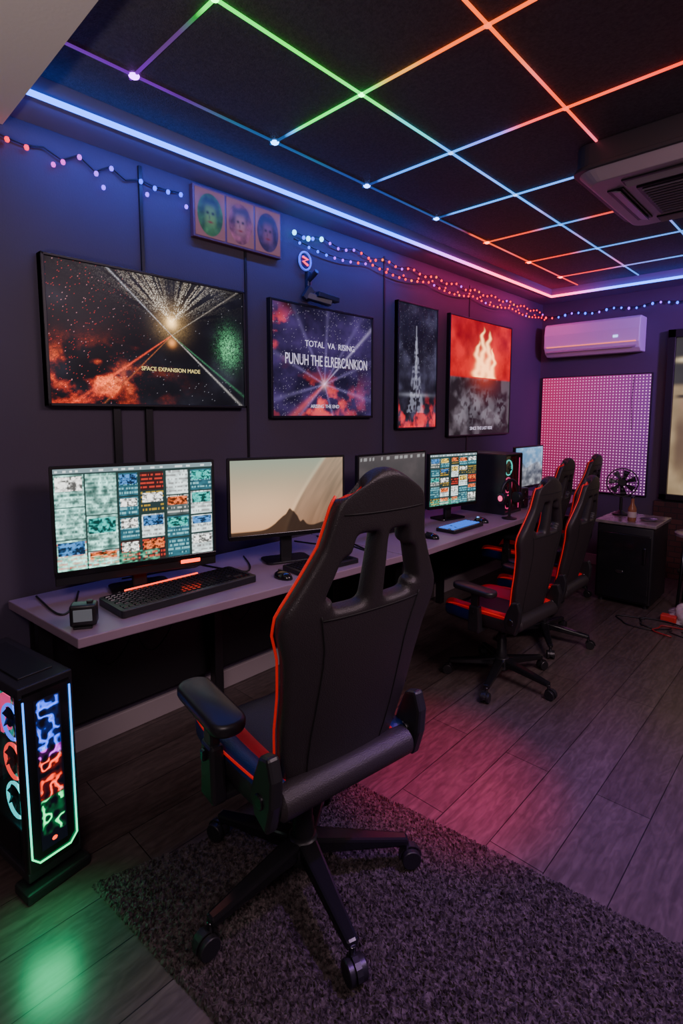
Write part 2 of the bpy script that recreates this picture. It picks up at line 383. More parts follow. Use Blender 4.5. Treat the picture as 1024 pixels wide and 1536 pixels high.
def art_p2(s,t):
    asp=1.35; n=fbm(s*6,t*6,5);sp=rng.rand(*s.shape)
    c=(n[...,None]**1.8)*C(.10,.055,.24)+C(.004,.004,.012)
    for a in (-.2,.35,.9,1.5,2.1,2.75,-2.9,-2.4,-1.2): c=add(c,ray(s,t,.48,.3,a,.022,asp,1.0)*.28,(.45,.35,.8))
    c=add(c,ray(s,t,.48,.3,-2.5,.04,asp)*.6,(.9,.10,.03)); c=add(c,ray(s,t,.48,.3,.7,.015,asp)*.5,(.7,.6,.9))
    neb=sst(.45,.68,fbm(s*9+1,t*8+5,5))
    c=add(c,neb*np.exp(-((s-.45)/.34)**2-((t-.12)/.18)**2)*1.3,(1,.07,.02))
    c=add(c,neb*np.exp(-((s-.06)/.12)**2-((t-.75)/.14)**2)*1.3,(1,.06,.02))
    c=add(c,np.exp(-(((s-.48)*asp)**2+(t-.3)**2)/.002)*.6,(1,.6,.6))
    return add(c,(sp>.985)*.3,(.9,.8,1))
def art_p3(s,t):
    n=fbm(s*5,t*9,5);sp=rng.rand(*s.shape)
    c=n[...,None]**3*C(.14,.13,.24)+C(.006,.006,.012)
    d=np.abs(s-.45); w=.03+.42*np.clip(.74-t,0,1)**1.25
    tr=sst(.40,.62,vn(s*40,t*30)*.6+vn(s*18+3,t*50)*.4)
    spire=sst(1.0,.7,d/w)*(t<.76)*(t>.12)*tr
    c=add(c,spire*.26,(.75,.75,1)); c=add(c,np.exp(-((s-.45)/.012)**2)*(t>.4)*(t<.84)*.35,(.8,.8,1))
    c=add(c,np.exp(-((s-.45)/.35)**2-((t-.27)/.015)**2)*.3,(.8,.8,1))
    c=add(c,sst(.42,.7,fbm(s*8,t*12+4))*sst(.32,.0,t)*1.3,(1,.02,.02))
    return add(c,(sp>.985)*.2*(t>.5),(.8,.8,1))
def art_p4(s,t):
    n=fbm(s*7,t*7,5);sp=rng.rand(*s.shape)
    top=sst(.49,.51,t)
    red=(n[...,None]**1.6)*C(1.3,.02,.02)+C(.30,.003,.003)
    gr=(sst(.38,.66,fbm(s*9+4,t*7,5))*.10+.015)[...,None]*C(1,.82,.98)
    blobs=0
    for cx,cy,rx,ry in((.2,.2,.09,.13),(.38,.26,.09,.16),(.6,.24,.10,.15),(.82,.2,.09,.14)):
        blobs=blobs+np.exp(-((s-cx-.04*np.sin(t*30))/rx)**4-((t-cy)/ry)**4)
    gr=gr+(blobs*sst(.35,.6,vn(s*20,t*26)*.6+vn(s*50,t*50)*.4)*.13)[...,None]*C(.9,.85,1)
    c=gr*(1-top[...,None])+red*top[...,None]
    fl=0
    for cx,h,w in((.42,.30,.05),(.50,.42,.05),(.60,.40,.055),(.68,.26,.035)):
        wob=.022*np.sin(t*34+cx*20)+.008*np.sin(t*80+cx*50)
        k=np.clip(1.15-(t-.51)/h,.02,1)**.7
        fl=fl+np.exp(-((s-cx+wob)/(w*k))**2)*(t>.51)*sst(h*1.1,h*.9,t-.51)
    c=add(c,np.exp(-((s-.54)/.2)**2-((t-.62)/.18)**2)*.7,(1,.08,.015))
    c=add(c,np.clip(fl,0,1),(3.0,1.7,.6)); return c
TVe=framed('wall_television',.75,1.72,1.515,2.115,art_tv,1.25,330,200,depth=.05)
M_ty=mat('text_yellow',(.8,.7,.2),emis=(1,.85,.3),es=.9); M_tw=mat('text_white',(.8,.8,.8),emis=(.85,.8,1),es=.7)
text('caption','SPACE EXPANSION MADE',.026,(.545,-.045,.165),M_ty,TVe)
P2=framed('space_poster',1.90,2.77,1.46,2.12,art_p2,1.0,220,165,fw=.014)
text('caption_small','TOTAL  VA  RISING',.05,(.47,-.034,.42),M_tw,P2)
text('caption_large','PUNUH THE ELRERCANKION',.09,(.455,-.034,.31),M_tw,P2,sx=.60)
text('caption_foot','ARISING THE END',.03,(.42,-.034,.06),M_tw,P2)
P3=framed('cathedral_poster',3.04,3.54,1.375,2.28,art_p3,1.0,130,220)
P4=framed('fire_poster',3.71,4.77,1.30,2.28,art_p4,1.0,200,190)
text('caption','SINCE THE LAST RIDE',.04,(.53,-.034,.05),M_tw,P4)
e=empty('wall_mount_rail')
for i,y in enumerate((1.04,1.19)):
    box('rail_%d'%i,(.018,.035,.72),(.009,y,1.16),M_frame,e,bevel=.003)
box('rail_top',(.012,.014,.5),(.006,1.19,2.33),M_frame,e)
e=empty('portrait_triptych',(.0,1.44,2.335),R(90))
box('board',(.545,.03,.245),(.2725,-.015,.1225),mat('triptych_board',(.12,.05,.07),.5),e,bevel=.003)
def face_art(k):
    def fn(s,t):
        n=fbm(s*5+k*9,t*6);c=np.zeros(s.shape+(3,))+C(.15,.06,.07)
        ov=sst(1.06,.98,np.hypot((s-.5)/.42,(t-.48)/.44))
        base=[C(.03,.10,.03),C(.16,.05,.09),C(.04,.02,.07)][k]
        c=c*(1-ov[...,None])+ov[...,None]*(base*(.2+1.8*n[...,None]**1.5))
        hair=np.exp(-((s-.5)/.32)**4-((t-.66)/.20)**4); c=lay(c,hair*.95,(.004,.004,.004))
        fc=np.exp(-((s-.5)/.19)**4-((t-.46)/.23)**4); c=lay(c,fc*.85,[(.08,.17,.05),(.22,.10,.12),(.12,.04,.07)][k])
        for ex in(.41,.59): c=lay(c,np.exp(-((s-ex)/.055)**2-((t-.52)/.035)**2),(.004,.004,.004))
        c=lay(c,np.exp(-((s-.5)/.09)**2-((t-.33)/.025)**2),(.12,.01,.01)); c=lay(c,np.exp(-((s-.47)/.025)**2-((t-.43)/.06)**2)*.6,(.03,.02,.02))
        return c
    return fn
for k in range(3):
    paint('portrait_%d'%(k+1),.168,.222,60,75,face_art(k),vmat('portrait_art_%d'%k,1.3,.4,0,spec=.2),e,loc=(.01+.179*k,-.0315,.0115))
e=empty('neon_badge',(.012,2.17,2.365),R(90))
tube('ring',[(.045*math.cos(a),-.01,.05*math.sin(a)) for a in np.linspace(0,2*math.pi,25)[:-1]],.006,mat('neon_blue',(.05,.1,1),emis=(.08,.15,1),es=.8),e,closed=True)
lathe('disc',[(.036,-.01),(.038,0),(.03,.006),(.001,.008)],mat('badge_blue',(.05,.05,.2),.3),e,rot=(R(90),0,0))
tube('glyph',[(-.02,-.014,.02),(.02,-.014,.01),(-.018,-.014,-.005),(.02,-.014,-.022)],.006,mat('neon_red',(1,.02,.08),emis=(1,.02,.08),es=3),e)
e=empty('wall_camera',(.0,2.2,2.13),R(90))
M_bluep=mat('blue_black_plastic',(.02,.025,.06),.35)
box('bracket',(.03,.03,.17),(0,-.015,.10),M_bluep,e,bevel=.006)
beam('arm',(-.03,-.03,.04),(.12,-.08,.01),.04,.04,.05,.035,M_bluep,e)
beam('lens_hood',(.02,-.07,.05),(.17,-.09,.03),.04,.03,.05,.03,M_bluep,e)
cyl('hook',.016,.09,(0,-.05,.15),M_bluep,e,rot=(R(60),0,0))
beam('foot',(-.05,-.03,.02),(.0,-.04,.08),.03,.03,.04,.05,M_bluep,e)

# ------------------------------------------------------------ desks
M_desk=mat('desk_laminate',(.30,.21,.28),.38,var=.08,vscale=3)
def desk(poly,legs,px,cab=()):
    e=empty('computer_desk')
    prism('desktop',poly,.715,.75,M_desk,e,bevel=.004)
    for i,(x,y) in enumerate(legs): box('leg_%d'%(i+1),(.05,.05,.715),(x,y,.3575),M_frame,e,bevel=.004)
    y0=min(p[1] for p in poly)+.06;y1=max(p[1] for p in poly)-.06
    box('modesty_panel',(.018,y1-y0,.55),(px,(y0+y1)/2,.435),M_frame,e)
    box('rail_front',(.03,y1-y0,.05),(min(p[0] for p in poly)+.44,(y0+y1)/2,.69),M_frame,e)
    for i,y in enumerate(cab):
        tube('hanging_cable_%d'%i,[(.1,y,.70),(.14,y+.02,.45),(.12,y+.10,.38),(.13,y+.2,.5),(.12,y+.25,.70)],.004,M_cable,e,smoothpath=3,n=6)
desk([(.02,.57),(.60,.62),(.735,2.2),(.02,2.2)],[(.12,.66),(.12,1.45),(.12,2.1)],.06,(.82,1.02,1.5,1.85))
desk([(.02,2.21),(.76,2.21),(.73,4.95),(.02,4.95)],[(.12,2.3),(.12,3.5),(.12,4.85),(.66,2.28)],.06)

# ------------------------------------------------------------ monitors
def thumbs(seed,cols,rows):
    def fn(s,t):
        r=np.random.RandomState(seed); c=np.zeros(s.shape+(3,))+C(.012,.03,.028)
        cells=[(0,.17,.0,.30),(0,.17,.31,.62),(0,.17,.63,.94),(.178,.36,.0,.16),(.178,.36,.17,.52),(.178,.36,.53,.94)] if cols==6 else []
        for i in range(2 if cols==6 else 0,cols):
            cuts=sorted([0]+[ (j+1)/rows*.94+(r.rand()-.5)*.07 for j in range(rows-1)]+[.94])
            for j in range(rows): cells.append((i/cols+.012+(.03 if i==2 else 0),(i+1)/cols-.006,cuts[j]+.008,cuts[j+1]-.008))
        for idx,(a0,a1,b0,b1) in enumerate(cells):
                left=cols==6 and idx<6
                m=((s>a0)&(s<a1)&(t>b0)&(t<b1)).astype(float)
                ls=(s-a0)/(a1-a0);lt=(t-b0)/(b1-b0)
                k=r.rand(); off=r.rand()*30; nl=int((b1-b0)*50)
                tl=((np.floor(lt*nl)%2)>0)*(vn(ls*18+off,np.floor(lt*nl)*3.7+off)>.42)
                blk=vn(ls*6+off,lt*9+off); b2=vn(ls*20+off,lt*24+off)
                if left: bg=C(.45,.95,.82)*(.10+1.3*blk[...,None]**1.4*(.5+b2[...,None])); ink=C(.01,.06,.05) if idx%3 else C(.7,.03,.02)
                elif k<.22: bg=C(.8,.95,.95)*(.35+.9*blk[...,None]); ink=C(.06,.01,.01)
                elif k<.45: bg=C(.015,.03,.03)+0*blk[...,None]; ink=C(.55,.33,.02)
                elif k<.70: bg=C(.02,.09,.12)*(.5+blk[...,None]); ink=C(.25,.6,.65)
                elif k<.88: bg=C(.03,.01,.01)+0*blk[...,None]; ink=C(.7,.05,.03)
                else: bg=C(.06,.08,.08)*(.5+blk[...,None]); ink=C(.7,.7,.65)
                cc=bg*(1-(tl*.6)[...,None])+(tl*.6)[...,None]*ink
                if r.rand()<.8:
                    pic=(lt>.5)*(lt<.94)*(ls>.05)*(ls<.95); pc=[C(.8,.15,.04),C(.8,.55,.1),C(.05,.2,.5),C(.95,.95,.9),C(.03,.45,.4),C(.95,.95,.9)][r.randint(6)]
                    tex=sst(.3,.7,vn(ls*8+off,lt*14+off)*.6+b2*.4)
                    cc=cc*(1-(pic*1.0)[...,None])+(pic*(.08+1.2*tex))[...,None]*pc
                c=c*(1-m[...,None])+m[...,None]*cc
        c[t>.955]=C(.16,.22,.24); c=add(c,((t>.965)&(t<.985)&(vn(s*60,t*0)>.6))*.5,(1,1,1))
        bt=(t<.12)&(s<.62); c=add(c,bt*vn(s*60,t*70)**2*.5,(.15,1,.6)); return c
    return fn
def desert(s,t):
    sky=C(.30,.36,.27)*t[...,None]+C(.80,.38,.18)*(1-t[...,None])
    c=sky*1.0
    c=add(c,np.exp(-((s-.2)/.5)**2-((t-.35)/.3)**2)*.25,(1,.62,.35))
    edge=.46+.36*t**1.35
    u=s-edge
    pl=sst(0,.03,u)
    st=vn(u*50,(t+s)*3)*.5+vn(u*22+4,(t+s)*2)*.5
    rockc=C(.32,.17,.10)*(.45+.8*st[...,None])*(1.1-.35*np.clip(u*2.5,0,1))[...,None]+C(.08,.09,.07)*t[...,None]
    c=c*(1-pl[...,None]*.9)+pl[...,None]*.9*rockc
    c=add(c,np.exp(-(u/.02)**2)*.12,(1,.7,.4))
    h=.05+.20*np.exp(-((s-.54)/.09)**2)*(.6+.8*vn(s*30,s*0+3))+.10*np.exp(-((s-.42)/.09)**2)+.14*sst(.6,1,s)*(.5+vn(s*14,s*0))
    rk=sst(.012,-.012,t-h); return lay(c,rk*.95,(.022,.012,.009))
def darkdesk(s,t):
    c=(C(.09,.08,.085)*(.5+.5*t[...,None])); c=add(c,(t>.93)*(t<.97)*(vn(s*40,t*0)>.5)*.3,(1,1,1)); return add(c,fbm(s*4,t*4)**3*.3,(.4,.3,.3))
def lake(s,t):
    c=C(.10,.3,.55)*t[...,None]+C(.1,.1,.12)*(1-t[...,None]); h=.35+.35*vn(s*5,s*0); return lay(c,sst(.02,-.02,t-h)*.8,(.03,.035,.04))+fbm(s*9,t*9)[...,None]**3*C(.8,.8,.9)
def monitor(p0,p1,z0,z1,fn,st,nx,ny,logo=False):
    d=Vector((p1[0]-p0[0],p1[1]-p0[1],0)); W=d.length; yaw=math.atan2(d.y,d.x); H=z1-z0
    e=empty('computer_monitor',((p0[0]+p1[0])/2,(p0[1]+p1[1])/2,.75),yaw)
    zb=z0-.75
    prism('shell',rrect(W+.024,H+.034,.008),0,.022,M_plastic,e,loc=(0,.022,zb+H/2-.005),rot=(R(90),0,0))
    box('rear_housing',(W*.6,.035,H*.6),(0,.038,zb+H*.45),M_plastic,e,bevel=.012)
    box('bottom_bezel',(W+.02,.008,.022),(0,-.003,zb-.010),M_gloss,e,bevel=.002)
    paint('screen',W,H,nx,ny,fn,vmat('screen_image',st,.3,spec=.2),e,loc=(-W/2,-.0015,zb))
    box('stand_neck',(.06,.025,zb+.10),(0,.055,(zb+.10)/2),M_plastic,e,bevel=.006)
    prism('stand_base',rrect(.24,.14,.03),0,.012,M_gloss,e,loc=(0,.05,0),bevel=.003)
    if logo:
        box('chin',(W+.02,.018,.045),(0,.01,zb-.035),M_plastic,e,bevel=.004)
        box('led_badge',(.085,.006,.020),(W*.33,-.004,zb-.026),mat('badge_red',(1,.05,.02),emis=(1,.05,.012),es=4),e,bevel=.003)
    return e
monitor((.20,.70),(.35,1.30),.872,1.272,thumbs(3,6,4),1.8,340,215,True)
monitor((.30,1.43),(.51,1.97),.905,1.265,desert,1.25,200,130)
monitor((.33,2.3),(.37,2.9),.87,1.235,darkdesk,.9,90,60)
monitor((.36,2.98),(.45,3.43),.86,1.21,thumbs(9,5,5),1.7,180,130)
monitor((.38,4.20),(.40,4.68),.87,1.2,lake,1.3,90,60)

# ------------------------------------------------------------ keyboards and desk items
def keyboard(loc,L_,D_,rz,rgb=None,th=.022,glow=False):
    e=empty('keyboard',loc,rz)
    prism('case',rrect(D_,L_,.012),0,th,M_plastic,e,bevel=.003)
    v=[];f=[]
    nx=max(4,int(D_/.02/1.15)-1);ny=int(L_/.021)-2
    for i in range(nx):
        for j in range(ny):
            if random.random()<.03: continue
            cx=-D_/2+.022+i*(D_-.04)/(nx-.5);cy=-L_/2+.025+j*(L_-.045)/(ny-.5);b=len(v);h=.0085
            for z,k in((th,h),(th+.004,h*.8)):
                v+=[(cx-k,cy-k,z),(cx+k,cy-k,z),(cx+k,cy+k,z),(cx-k,cy+k,z)]
            f+=[tuple(b+q for q in ff) for ff in BF]
    obj('keycaps',v,f,rgb or M_gloss,e)
    if glow: box('rear_light_bar',(.006,L_*.55,.010),(-D_/2-.002,-L_*.05,th),mat('kb_red_glow',(1,.1,.05),emis=(1,.06,.02),es=2.5),e,bevel=.001)
keyboard((.435,1.095,.75),.60,.21,R(0),None,.03,True)
keyboard((.60,2.98,.75),.36,.14,R(0),mat('rgb_keys',(.01,.06,.3),emis=(.03,.2,1),es=1.0))
keyboard((.57,1.76,.75),.36,.15,R(-6))
keyboard((.60,4.3,.75),.34,.13,0,mat('rgb_keys_pink',(.2,.02,.2),emis=(.8,.1,1),es=.4))
e=empty('desk_clock',(.50,.68,.75),R(60))
box('body',(.085,.055,.075),(0,0,.044),M_plastic,e,bevel=.008,bseg=3)
box('display',(.06,.003,.042),(0,-.0285,.046),mat('clock_face',(.1,.1,.12),.1,emis=(.5,.55,.6),es=.12),e,bevel=.002)
box('foot',(.06,.07,.008),(0,0,.004),M_gloss,e,bevel=.002)
box('knob',(.02,.015,.012),(.02,0,.085),M_plastic,e,bevel=.003)
def mouse(loc,rz,g=None):
    e=empty('computer_mouse',loc,rz)
    v=[];f=[];n=12;m=8
    for j in range(m+1):
        ph=j/m*math.pi/2
        for k in range(n):
            a=2*math.pi*k/n; v.append((.055*math.cos(a)*math.cos(ph),.032*math.sin(a)*math.cos(ph),.034*math.sin(ph)**.9))
    for j in range(m):
        for k in range(n): f.append((j*n+k,j*n+(k+1)%n,(j+1)*n+(k+1)%n,(j+1)*n+k))
    f.append(tuple(reversed(range(n))))
    obj('shell',v,f,M_gloss,e,smooth=True)
    box('wheel',(.016,.006,.01),(-.025,0,.03),g or M_metal,e,bevel=.002)
mouse((.62,2.62,.75),R(0)); mouse((.60,3.25,.75),0,mat('mouse_led',(.1,.3,1),emis=(.1,.4,1),es=3)); mouse((.58,1.51,.75),0)
e=empty('desk_cables')
for i,(a,b,c) in enumerate([((.06,.66),(.38,.64),(.12,.80)),((.08,1.0),(.12,1.25),(.1,1.40)),((.12,1.36),(.42,1.43),(.16,1.60)),((.1,2.0),(.40,2.08),(.1,2.18)),((.2,2.2),(.6,2.1),(.2,2.24))]):
    tube('cable_%d'%i,[(a[0],a[1],.7545),(b[0],b[1],.7545),((b[0]+c[0])/2+.05,(b[1]+c[1])/2,.7545),(c[0],c[1],.7545)],.004,M_cable,e,smoothpath=3,n=6)
def fan_ring(parent,loc,r,m,rot=(R(90),0,0)):
    tube('fan_ring',[(r*math.cos(a),r*math.sin(a),0) for a in np.linspace(0,2*math.pi,25)[:-1]],.005,m,parent,closed=True,n=6,loc=loc,rot=rot)
    v=[];f=[]
    for k in range(7):
        a=2*math.pi*k/7;b=len(v)
        for (rr,da,z) in((.2,0,0),(.9,.1,-.006),(.9,.6,.008),(.2,.5,.006)): v.append((r*rr*math.cos(a+da),r*rr*math.sin(a+da),z))
        f.append((b,b+1,b+2,b+3))
    obj('fan_blades',v,f,M_plastic,parent,loc,rot); cyl('fan_hub',r*.25,.014,loc,M_plastic,parent,rot,n=12)
M_teal=mat('led_teal',(.1,1,.8),emis=(.03,.7,.55),es=2)
M_pinkled=mat('led_pink',(1,.2,.5),emis=(1,.05,.2),es=1.6)
def innards(s,t):
    n=vn(s*22,t*26); c=np.zeros(s.shape+(3,))+C(.01,.014,.016); c=add(c,(n>.6)*.35*(t<.8),(.03,.9,.7)); return add(c,(vn(s*40,t*30)>.75)*.25,(.9,.15,.15))
e=empty('desktop_computer',(.42,3.72,.75),R(90))
for n_,s_,c_ in(('side_back',(.26,.008,.44),(0,.17,.22)),('top',(.26,.36,.01),(0,0,.44)),('bottom',(.26,.36,.02),(0,0,.01)),('left',(.01,.36,.44),(-.13,0,.22)),('right',(.01,.36,.44),(.13,0,.22))):
    box(n_,s_,c_,M_case,e,bevel=.002)
paint('circuit_board',.24,.40,40,60,innards,vmat('desktop_board_emission',1.4,.4),e,loc=(-.12,.05,.02))
fan_ring(e,(-.03,-.15,.34),.055,M_teal); fan_ring(e,(-.03,-.15,.21),.055,M_pinkled); fan_ring(e,(-.03,-.15,.085),.05,M_pinkled)
box('graphics_card',(.18,.05,.04),(.02,-.05,.14),M_metal,e,bevel=.004)
box('light_bar',(.006,.004,.38),(.10,-.172,.22),M_pinkled,e)
box('mesh_front',(.25,.003,.42),(0,-.178,.22),M_glass,e)
e=empty('headphone_stand',(.68,3.50,.75),R(70))
lathe('base',[(.05,0),(.052,.006),(.02,.014),(.012,.02)],M_plastic,e)
cyl('pole',.009,.25,(0,0,.14),M_plastic,e)
tube('headband',[(.075*math.cos(a),0,.19+.085*math.sin(a)) for a in np.linspace(-.1,math.pi+.1,20)],.011,M_plastic,e)
for s_ in(-1,1): cyl('ear_cup_%d'%(1 if s_>0 else 2),.04,.035,(s_*.07,0,.15),M_plastic,e,rot=(0,R(90),0)); cyl('ear_led_%d'%(1 if s_>0 else 2),.02,.004,(s_*.09,0,.15),M_pinkled,e,rot=(0,R(90),0))
e=empty('desk_speaker',(.52,4.0,.75),R(80)); box('body',(.09,.1,.16),(0,0,.08),M_plastic,e,bevel=.01,bseg=3); cyl('driver',.032,.008,(0,-.052,.05),M_metal,e,rot=(R(90),0,0)); cyl('tweeter',.016,.008,(0,-.052,.12),M_metal,e,rot=(R(90),0,0))

# ------------------------------------------------------------ near PC tower (front faces +X, glass side faces -Y)
e=empty('gaming_computer_tower',(.650,.503,0),R(99))
w=.165; dpt=.44; h=.675
for n_,s_,c_ in(('back_plate',(w,.008,.6),(0,dpt,.35)),('right_side',(.008,dpt,.6),(w/2-.004,dpt/2,.35)),('bottom_tray',(w,dpt,.03),(0,dpt/2,.065)),('top_shell',(w,dpt,.035),(0,dpt/2,h-.018)),('psu_shroud',(w-.02,dpt-.02,.12),(0,dpt/2,.135))):
    box(n_,s_,c_,M_case,e,bevel=.004)
box('front_fascia',(w,.035,.60),(0,.0175,.365),M_gloss,e,bevel=.012,bseg=3)
for n_,s_,c_ in(('foot_front',(.20,.09,.035),(0,.02,.0175)),('foot_rear',(.20,.09,.035),(0,dpt-.06,.0175)),('plinth',(w-.02,dpt-.03,.03),(0,dpt/2,.045))): box(n_,s_,c_,M_plastic,e,bevel=.008)
box('glass_side',(.004,dpt-.05,.53),(-w/2+.002,dpt/2+.02,.37),M_glass,e)
box('top_vent',(w-.06,dpt-.12,.006),(0,dpt/2,h+.002),M_frame,e,bevel=.002)
def pccol(p):
    k=min(1,max(0,(p.z-.1)/.5)); 
    return Vector((.01,.9,.25)).lerp(Vector((.02,.5,.7)),min(1,k*2)) if k<.5 else Vector((.02,.5,.7)).lerp(Vector((.03,.20,1)),k*2-1)
tube('front_led_outline',[(-.070,-.002,.63),(-.070,-.002,.55),(-.070,-.002,.4),(-.070,-.002,.25),(-.070,-.002,.125),(-.048,-.002,.1),(.048,-.002,.1),(.070,-.002,.125),(.070,-.002,.25),(.070,-.002,.4),(.070,-.002,.55),(.070,-.002,.63)],.0028,vmat('pc_outline_emission',3.2),e,cols=pccol,n=6)
def glyphs(s,t):
    q=vn(s*3.4+1,t*20+5)+.22*vn(s*8+8,t*44+1)
    d=np.abs(q-.60); line=sst(.15,.08,d)
    env=sst(.04,.16,s)*sst(.96,.84,s)*sst(.08,.11,t)*sst(.995,.97,t)
    gap=1-np.exp(-((t-.60)/.010)**2)-np.exp(-((t-.335)/.010)**2)
    line=line*env*np.clip(gap,0,1); glow=sst(.40,.05,d)*env*.06
    def sel(lo,hi,k): return ((t>=lo)&(t<hi))[...,None]*C(*k)
    colr=sel(.66,1.1,(.02,.09,1.0))+sel(.60,.66,(.5,.02,.7))+sel(.335,.60,(1,.04,.004))+sel(.0,.335,(.01,1,.25))
    core=sst(.03,.0,d)*env*.22
    c=np.zeros(s.shape+(3,))+C(.001,.001,.003)
    c=c+(line+glow)[...,None]*colr+core[...,None]*C(1,1,1)
    return add(c,((((s-.5)*.07)**2+((t-.045)*.49)**2)<.007**2)*1.0,(1,.06,.01))
paint('front_glyph_display',.080,.49,80,430,glyphs,vmat('glyph_emission',2.8),e,loc=(-.040,-.0015,.13))
paint('motherboard',.38,.46,90,110,innards,vmat('motherboard_emission',1.5,.4),e,loc=(.03,dpt-.02,.18),rot=(0,0,R(-90)))
M_cyan=mat('led_cyan',(.1,.9,.9),emis=(.03,.7,.7),es=2.5)
M_bluef=mat('led_blue',(.1,.2,.9),emis=(.04,.15,1),es=3); M_redf=mat('led_red',(.9,.1,.1),emis=(1,.04,.03),es=2.5)
for z,mm in((.27,M_cyan),(.40,M_redf),(.53,M_bluef)): fan_ring(e,(-.06,.105,z),.055,mm,rot=(0,R(90),0))
box('graphics_card',(.09,.22,.05),(-.02,.29,.33),M_metal,e,bevel=.006)
box('memory_stick',(.03,.02,.13),(-.02,.24,.50),M_pinkled,e,bevel=.003)

# ------------------------------------------------------------ gaming chair
def sst_(a,b,x):
    t=min(1,max(0,(x-a)/(b-a))); return t*t*(3-2*t)
def chair(loc,yaw,s=1,phase=0,lean=12.5,rw=(.5,.95),fwdk=.028):
    e=empty('gaming_chair',(loc[0],loc[1],loc[2] if len(loc)>2 else 0),yaw,s)
    lathe('base_hub',[(.05,.075),(.058,.09),(.058,.13),(.045,.15),(.036,.155)],M_plastic,e)
    RL=.335
    for k in range(5):
        a=phase+2*math.pi*k/5; c,q=math.cos(a),math.sin(a)
        beam('base_leg_%d'%(k+1),(.03*c,.03*q,.125),(RL*c,RL*q,.088),.064,.05,.036,.028,M_gloss,e,bevel=.009)
        cyl('caster_stem_%d'%(k+1),.01,.04,((RL-.005)*c,(RL-.005)*q,.068),M_metal,e,n=12)
        off=.02
        for sgn in(-1,1):
            cyl('caster_wheel_%d%s'%(k+1,'a' if sgn<0 else 'b'),.031,.019,(RL*c+off*c*.5-q*sgn*.0165,RL*q+off*q*.5+c*sgn*.0165,.031),M_plastic,e,rot=(R(90),0,a),n=18)
        v=[];f=[];n=8
        for i in range(n+1):
            t=math.pi*i/n
            for rr,yy in((.037,-.008),(.037,.008)): v.append((rr*math.cos(t),yy,rr*math.sin(t)))
        for i in range(n): f.append((2*i,2*i+1,2*i+3,2*i+2))
        o=obj('caster_hood_%d'%(k+1),v,f,M_plastic,e,((RL+.01)*c,(RL+.01)*q,.031),(0,0,a)); so=o.modifiers.new('s','SOLIDIFY'); so.thickness=.004
    lathe('gas_lift',[(.034,.10),(.034,.2),(.03,.205),(.03,.27),(.026,.275),(.026,.31),(.018,.315),(.018,.38)],M_plastic,e)
    box('tilt_mechanism',(.26,.17,.05),(-.01,0,.385),M_plastic,e,bevel=.01,bseg=3)
    box('mount_left',(.30,.03,.02),(0,.11,.408),M_metal,e); box('mount_right',(.30,.03,.02),(0,-.11,.408),M_metal,e)
    tube('tilt_lever',[(.04,-.05,.385),(.05,-.2,.38),(.05,-.27,.375)],.007,M_metal,e); cyl('lever_knob',.013,.06,(.05,-.27,.375),M_plastic,e,rot=(R(90),0,0),n=12)
    # seat
    nx,ny=14,16; v=[];f=[];mi=[]
    def sw(x): return .245+.02*math.sin((x+.25)/.54*math.pi)
    for i in range(nx+1):
        x=-.22+.53*i/nx
        for j in range(ny+1):
            u=-1+2*j/ny; k=1-.14*max(0,(i/nx-.8)/.2)**2
            z=.485+.055*sst_(.5,.85,abs(u))-.02*max(0,abs(u)-.88)/.12-.03*max(0,(i/nx-.82)/.18)**2
            v.append((x,u*sw(x)*k,z))
    nb=len(v)
    for i in range(nx+1):
        x=-.21+.51*i/nx
        for j in range(ny+1):
            u=-1+2*j/ny; v.append((x,u*sw(x)*.93,.415))
    W=ny+1
    for i in range(nx):
        for j in range(ny):
            a=i*W+j; f.append((a,a+W,a+W+1,a+1)); uu=abs(-1+2*(j+.5)/ny); mi.append(1 if (rw[0]<uu<rw[1]) else (2 if uu>rw[1] else 0))
            b=nb+a; f.append((b,b+1,b+W+1,b+W)); mi.append(0)
    for i in range(nx):
        for j in(0,ny):
            a=i*W+j; q=(a,nb+a,nb+a+W,a+W); f.append(q if j==0 else q[::-1]); mi.append(2 if i>5 else 0)
    for j in range(ny):
        for i in(0,nx):
            a=i*W+j; q=(a,a+1,nb+a+1,nb+a); f.append(q if i==0 else q[::-1]); mi.append(2 if i else 0)
    obj('seat_cushion',v,f,[M_leather2,M_red,M_navy],e,smooth=True,sub=1,mi=mi)
    for sg in(-1,1):
        tube('seat_piping_%d'%(1 if sg>0 else 2),[(-.19,sg*.236,.517),(-.07,sg*.254,.524),(.06,sg*.262,.524),(.19,sg*.252,.522),(.27,sg*.226,.50),(.298,sg*.195,.46)],.0038,M_pipe,e,smoothpath=2,n=6)
    # backrest
    hk=[0,.1,.2,.31,.42,.49,.54,.62,.70,.80,.85,.885]; wk=[.185,.205,.220,.226,.240,.262,.260,.212,.168,.145,.130,.09]
    lean=R(lean); X0=-.20
    rows=34; cols=16; HT=.885
    def bw(h): return float(np.interp(h,hk,wk))
    def bp(u,h,dx=0,us=1):
        w=bw(h)*us; fwd=fwdk*abs(u)**2.5*float(np.interp(h,[0,.2,.5,.72,.88],[.8,1,1.15,.6,.3]))
        hh=h
        if h>.80: hh=h-.045*abs(u)**2*(h-.80)/.085
        x=X0+fwd+dx-.02*math.sin(h/HT*math.pi)
        return (x*math.cos(lean)-hh*math.sin(lean), u*w, .455+hh*math.cos(lean)+x*math.sin(lean)+.05)
    v=[];f=[];mi=[];Wc=cols+1
    for i in range(rows+1):
        h=HT*i/rows
        for j in range(Wc): v.append(bp(-1+2*j/cols,h))
